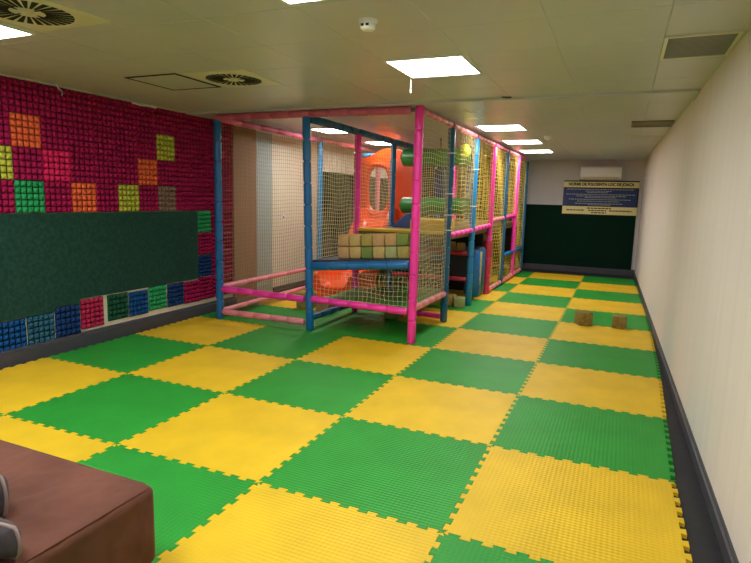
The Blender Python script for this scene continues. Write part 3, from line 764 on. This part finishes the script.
# foam cubes
cube_me = {}
def cube(x, y, z, s, m, label, rot=(0, 0, 0), group=None, bv=.15):
    if m == 'khaki': bv = .06
    key = (m, round(s, 3))
    if key not in cube_me:
        mb = MB(); h = s / 2; mb.box(-h, -h, -h, h, h, h); cube_me[key] = mb.mesh('foam_cube', M[m], True, bevel=s * bv, bseg=3)
    o = link('foam_cube', cube_me[key], loc=(x, y, z + s / 2), rot=rot)
    return tag(o, label, 'foam cube', group)
tilt = -math.atan(.067); S = .131
top = ['tan', 'sand', 'olive', 'tan', 'tan', 'moss']; bot = ['tan', 'sand', 'moss', 'sand', 'sage', 'olive']
cc = dict(tan='tan', sand='sandy yellow', olive='olive', moss='moss green', sage='sage green', khaki='khaki')
posw = ['at left end', 'second from left', 'third from left', 'third from right', 'second from right', 'at right end']
for i in range(6):
    x = -3.147 + i * .1395
    for lv, cs in enumerate((bot, top)):
        z = shelf_z(x) + .0015 + lv * (S + .003)
        cube(x + lv * .009 * -1 , 3.27 + random.uniform(-.008, .008), z, S, cs[i],
             '%s foam cube %s of %s row on the blue-edged shelf' % (cc[cs[i]], posw[i], ['lower', 'upper'][lv]), (0, tilt, random.uniform(-.015, .015)), 'foam cubes stacked on the shelf')
gF = 'foam cubes lying on the floor'
cube(-.71, 4.97, 0, .165, 'khaki', 'worn khaki foam cube on the open floor, left of two', (0, 0, .45), gF)
cube(-.305, 5.0, 0, .15, 'khaki', 'khaki foam cube on the open floor nearest the right wall', (0, 0, -.08), gF)
cube(-4.16, 4.15, 0, .22, 'olive', 'olive foam cube on floor behind the second blue post', (0, 0, .1), gF)
cube(-3.78, 4.0, 0, .20, 'tan', 'tan foam cube on floor under the magenta front rail', (0, 0, -.1), gF)
cube(-2.87, 4.08, 0, .2, 'moss', 'dark moss foam cube on floor beneath the low green deck', (0, 0, .05), gF)
cube(-2.36, 5.25, 0, .15, 'sage', 'sage foam cube on floor leaning by the light blue post', (0, 0, .3), gF)
cube(-2.53, 5.33, 0, .16, 'sand', 'sandy foam cube on floor just left of the sage cube', (0, 0, -.2), gF)
cube(-2.74, 5.28, 0, .16, 'olive', 'olive foam cube on floor hidden behind the teal post', (0, 0, .5), gF)
cube(-2.47, 5.62, .752, .12, 'tan', 'tan foam cube on the inner shelf beside the light blue post', (0, 0, .3), 'foam cubes on the inner shelf')
cube(-2.64, 5.64, .752, .13, 'sand', 'sandy foam cube in middle of the inner shelf', (0, 0, -.3), 'foam cubes on the inner shelf')
cube(-2.83, 5.62, .752, .12, 'olive', 'olive foam cube at left of the inner shelf', (0, 0, .1), 'foam cubes on the inner shelf')
cube(-2.75, 8.2, .722, .15, 'tan', 'tan foam cube on top of the red padded block', (0, 0, .2), 'foam cubes far inside the frame')

# ------------------------------------------------------------------ sofa at the left foreground
def rounded_box(x0, y0, z0, x1, y1, z1, r, seg=5, puff=.0):
    mb = MB(); mb.box(x0, y0, z0, x1, y1, z1)
    return mb
t = thing('sofa', (-2.6, -1.5, 0), 'low brown velour sofa end at the bottom left of the picture', 'sofa')
X0, X1, Y0, Y1 = -3.3, -1.868, -2.35, -.802
bm = bmesh.new()
nx, ny, nz = 36, 38, 8
def sofa_body():
    me = bpy.data.meshes.new('seat_body'); b = bmesh.new()
    bmesh.ops.create_cube(b, size=1)
    for v in b.verts: v.co = Vector((X0 + (v.co.x + .5) * (X1 - X0), Y0 + (v.co.y + .5) * (Y1 - Y0), .105 + (v.co.z + .5) * .31))
    bmesh.ops.bevel(b, geom=b.edges[:], offset=.035, segments=5, profile=.55, affect='EDGES')
    bmesh.ops.subdivide_edges(b, edges=[e_ for e_ in b.edges if e_.calc_length() > .15], cuts=44, use_grid_fill=True)
    rs = random.Random(4)
    fold = [(-1.934, -1.198, -.197, .081), (-1.946, -1.133, -.18, .058), (-1.952, -1.075, -.212, .063), (-2.223, -1.018, 1.412, .116),
            (-2.148, -1.101, 1.524, .073), (-2.317, -.893, .574, .101)] + [(rs.uniform(-3.0, -1.95), rs.uniform(-1.9, -.95), rs.uniform(-.5, .9), rs.uniform(.12, .3)) for _ in range(9)]
    for v in b.verts:
        if v.co.z > .40:
            dz = 0
            for fx, fy, an, ln in fold:
                dx, dy = v.co.x - fx, v.co.y - fy
                s_ = dx * math.cos(an) + dy * math.sin(an); q = -dx * math.sin(an) + dy * math.cos(an)
                dz -= .011 * math.exp(-(q / .022) ** 2 - (s_ / ln) ** 2)
            v.co.z += dz
    b.normal_update(); b.to_mesh(me); b.free()
    for v in me.vertices: v.co = v.co - t.location
    for p in me.polygons: p.use_smooth = True
    me.materials.append(M['sofa']); return link('seat_body', me, t)
sofa_body(); bm.free()
# seam piping along the top edges
m_ = MB()
m_.tube([(X1 - .012, Y0 + .05, .409), (X1 - .012, -1.5, .409), (X1 - .012, Y1 - .05, .409), (X1 - .022, Y1 - .022, .408), (X1 - .05, Y1 - .012, .408), (-2.6, Y1 - .012, .409), (X0 + .05, Y1 - .012, .409)], .0035, 6)
obj('seam_piping', m_, M['sofa'], t, smooth=True)
for lx, ly in ((X1 - .06, Y1 - .06), (X0 + .06, Y1 - .06), (X1 - .06, Y0 + .06), (X0 + .06, Y0 + .06)):
    m_ = MB(); m_.lathe((lx, ly, ZF if abs(ly) > 9 else 0), (lx, ly, .115), [(0, .02), (.115, .03)], 14); obj('leg', m_, M['black'], t)
# loose grey cushions standing on the sofa
def pillow(cx, cy, w, h, th, rot, label):
    t2 = thing('cushion', (cx, cy, .424), label, 'cushion', 'grey cushions on the sofa')
    n = 16; vs = []; fs = []
    def rim(u, v):   # slightly pinched square outline
        return u * w / 2 * (1 - .05 * (1 - abs(v)) * 0 - .07 * v * v * abs(u)), h / 2 + v * h / 2 * (1 - .07 * u * u * abs(v))
    for sgn in (-1, 1):
        for i in range(n + 1):
            for j in range(n + 1):
                u, v = -1 + 2 * i / n, -1 + 2 * j / n
                x, z = rim(u, v)
                d = ((1 - u ** 4) * (1 - v ** 4)) ** .55
                vs.append((x, sgn * (th / 2 * d + .004), z))
    k = (n + 1) ** 2
    for i in range(n):
        for j in range(n):
            a = i * (n + 1) + j
            fs.append((a, a + 1, a + n + 2, a + n + 1)); fs.append((k + a, k + a + n + 1, k + a + n + 2, k + a + 1))
    bd = [i * (n + 1) for i in range(n + 1)] + [n * (n + 1) + j for j in range(1, n + 1)] + [i * (n + 1) + n for i in range(n - 1, -1, -1)] + [j for j in range(n - 1, 0, -1)]
    for q in range(len(bd)):
        a, b = bd[q], bd[(q + 1) % len(bd)]; fs.append((a, b, k + b, k + a))
    mb = MB(); mb.add(vs, fs); link('cover', mb.mesh('cover', M['cushion'], 'all'), t2)
    loop = [vs[q] for q in bd] + [vs[bd[0]], vs[bd[1]]]
    mb = MB(); mb.tube([(x, 0, z) for x, y, z in loop], .006, 6); link('piping', mb.mesh('piping', M['piping'], 'all'), t2)['label'] = 'paler piping'
    t2.rotation_euler = rot
pillow(-2.335, -1.222, .46, .15, .10, (0, 0, .12), 'grey brown cushion with pale piping on the sofa, farther of two at the left edge')
pillow(-2.10, -1.335, .45, .10, .085, (0, 0, .12), 'grey brown cushion with pale piping on the sofa, nearest the bottom left corner')

# ------------------------------------------------------------------ camera, world, colour management
w_ = bpy.data.worlds.new('World'); sc.world = w_; w_.use_nodes = True
w_.node_tree.nodes['Background'].inputs['Color'].default_value = (.5, .5, .5, 1)
w_.node_tree.nodes['Background'].inputs['Strength'].default_value = .05
cam = bpy.data.cameras.new('camera'); co = bpy.data.objects.new('camera', cam); C.objects.link(co)
cam.sensor_width = 36; cam.sensor_fit = 'HORIZONTAL'; cam.lens = 559.30 / 751 * 36; cam.clip_start = .05; cam.clip_end = 60
yaw, pitch, roll = -.40977, -.147917, .026184
cy, sy_, cp, sp_ = math.cos(yaw), math.sin(yaw), math.cos(pitch), math.sin(pitch)
fwd = Vector((sy_ * cp, cy * cp, sp_)); rt = Vector((cy, -sy_, 0)); up = rt.cross(fwd)
r2 = rt * math.cos(roll) + up * math.sin(roll); u2 = -rt * math.sin(roll) + up * math.cos(roll)
mw = Matrix((r2, u2, -fwd)).transposed().to_4x4(); mw.translation = Vector((-.3803, -2.2548, 1.4765))
co.matrix_world = mw
sc.camera = co
sc.view_settings.view_transform = 'Standard'; sc.view_settings.look = 'None'; sc.view_settings.gamma = 1
sc.view_settings.use_curve_mapping = False
sc.view_settings.exposure = .75
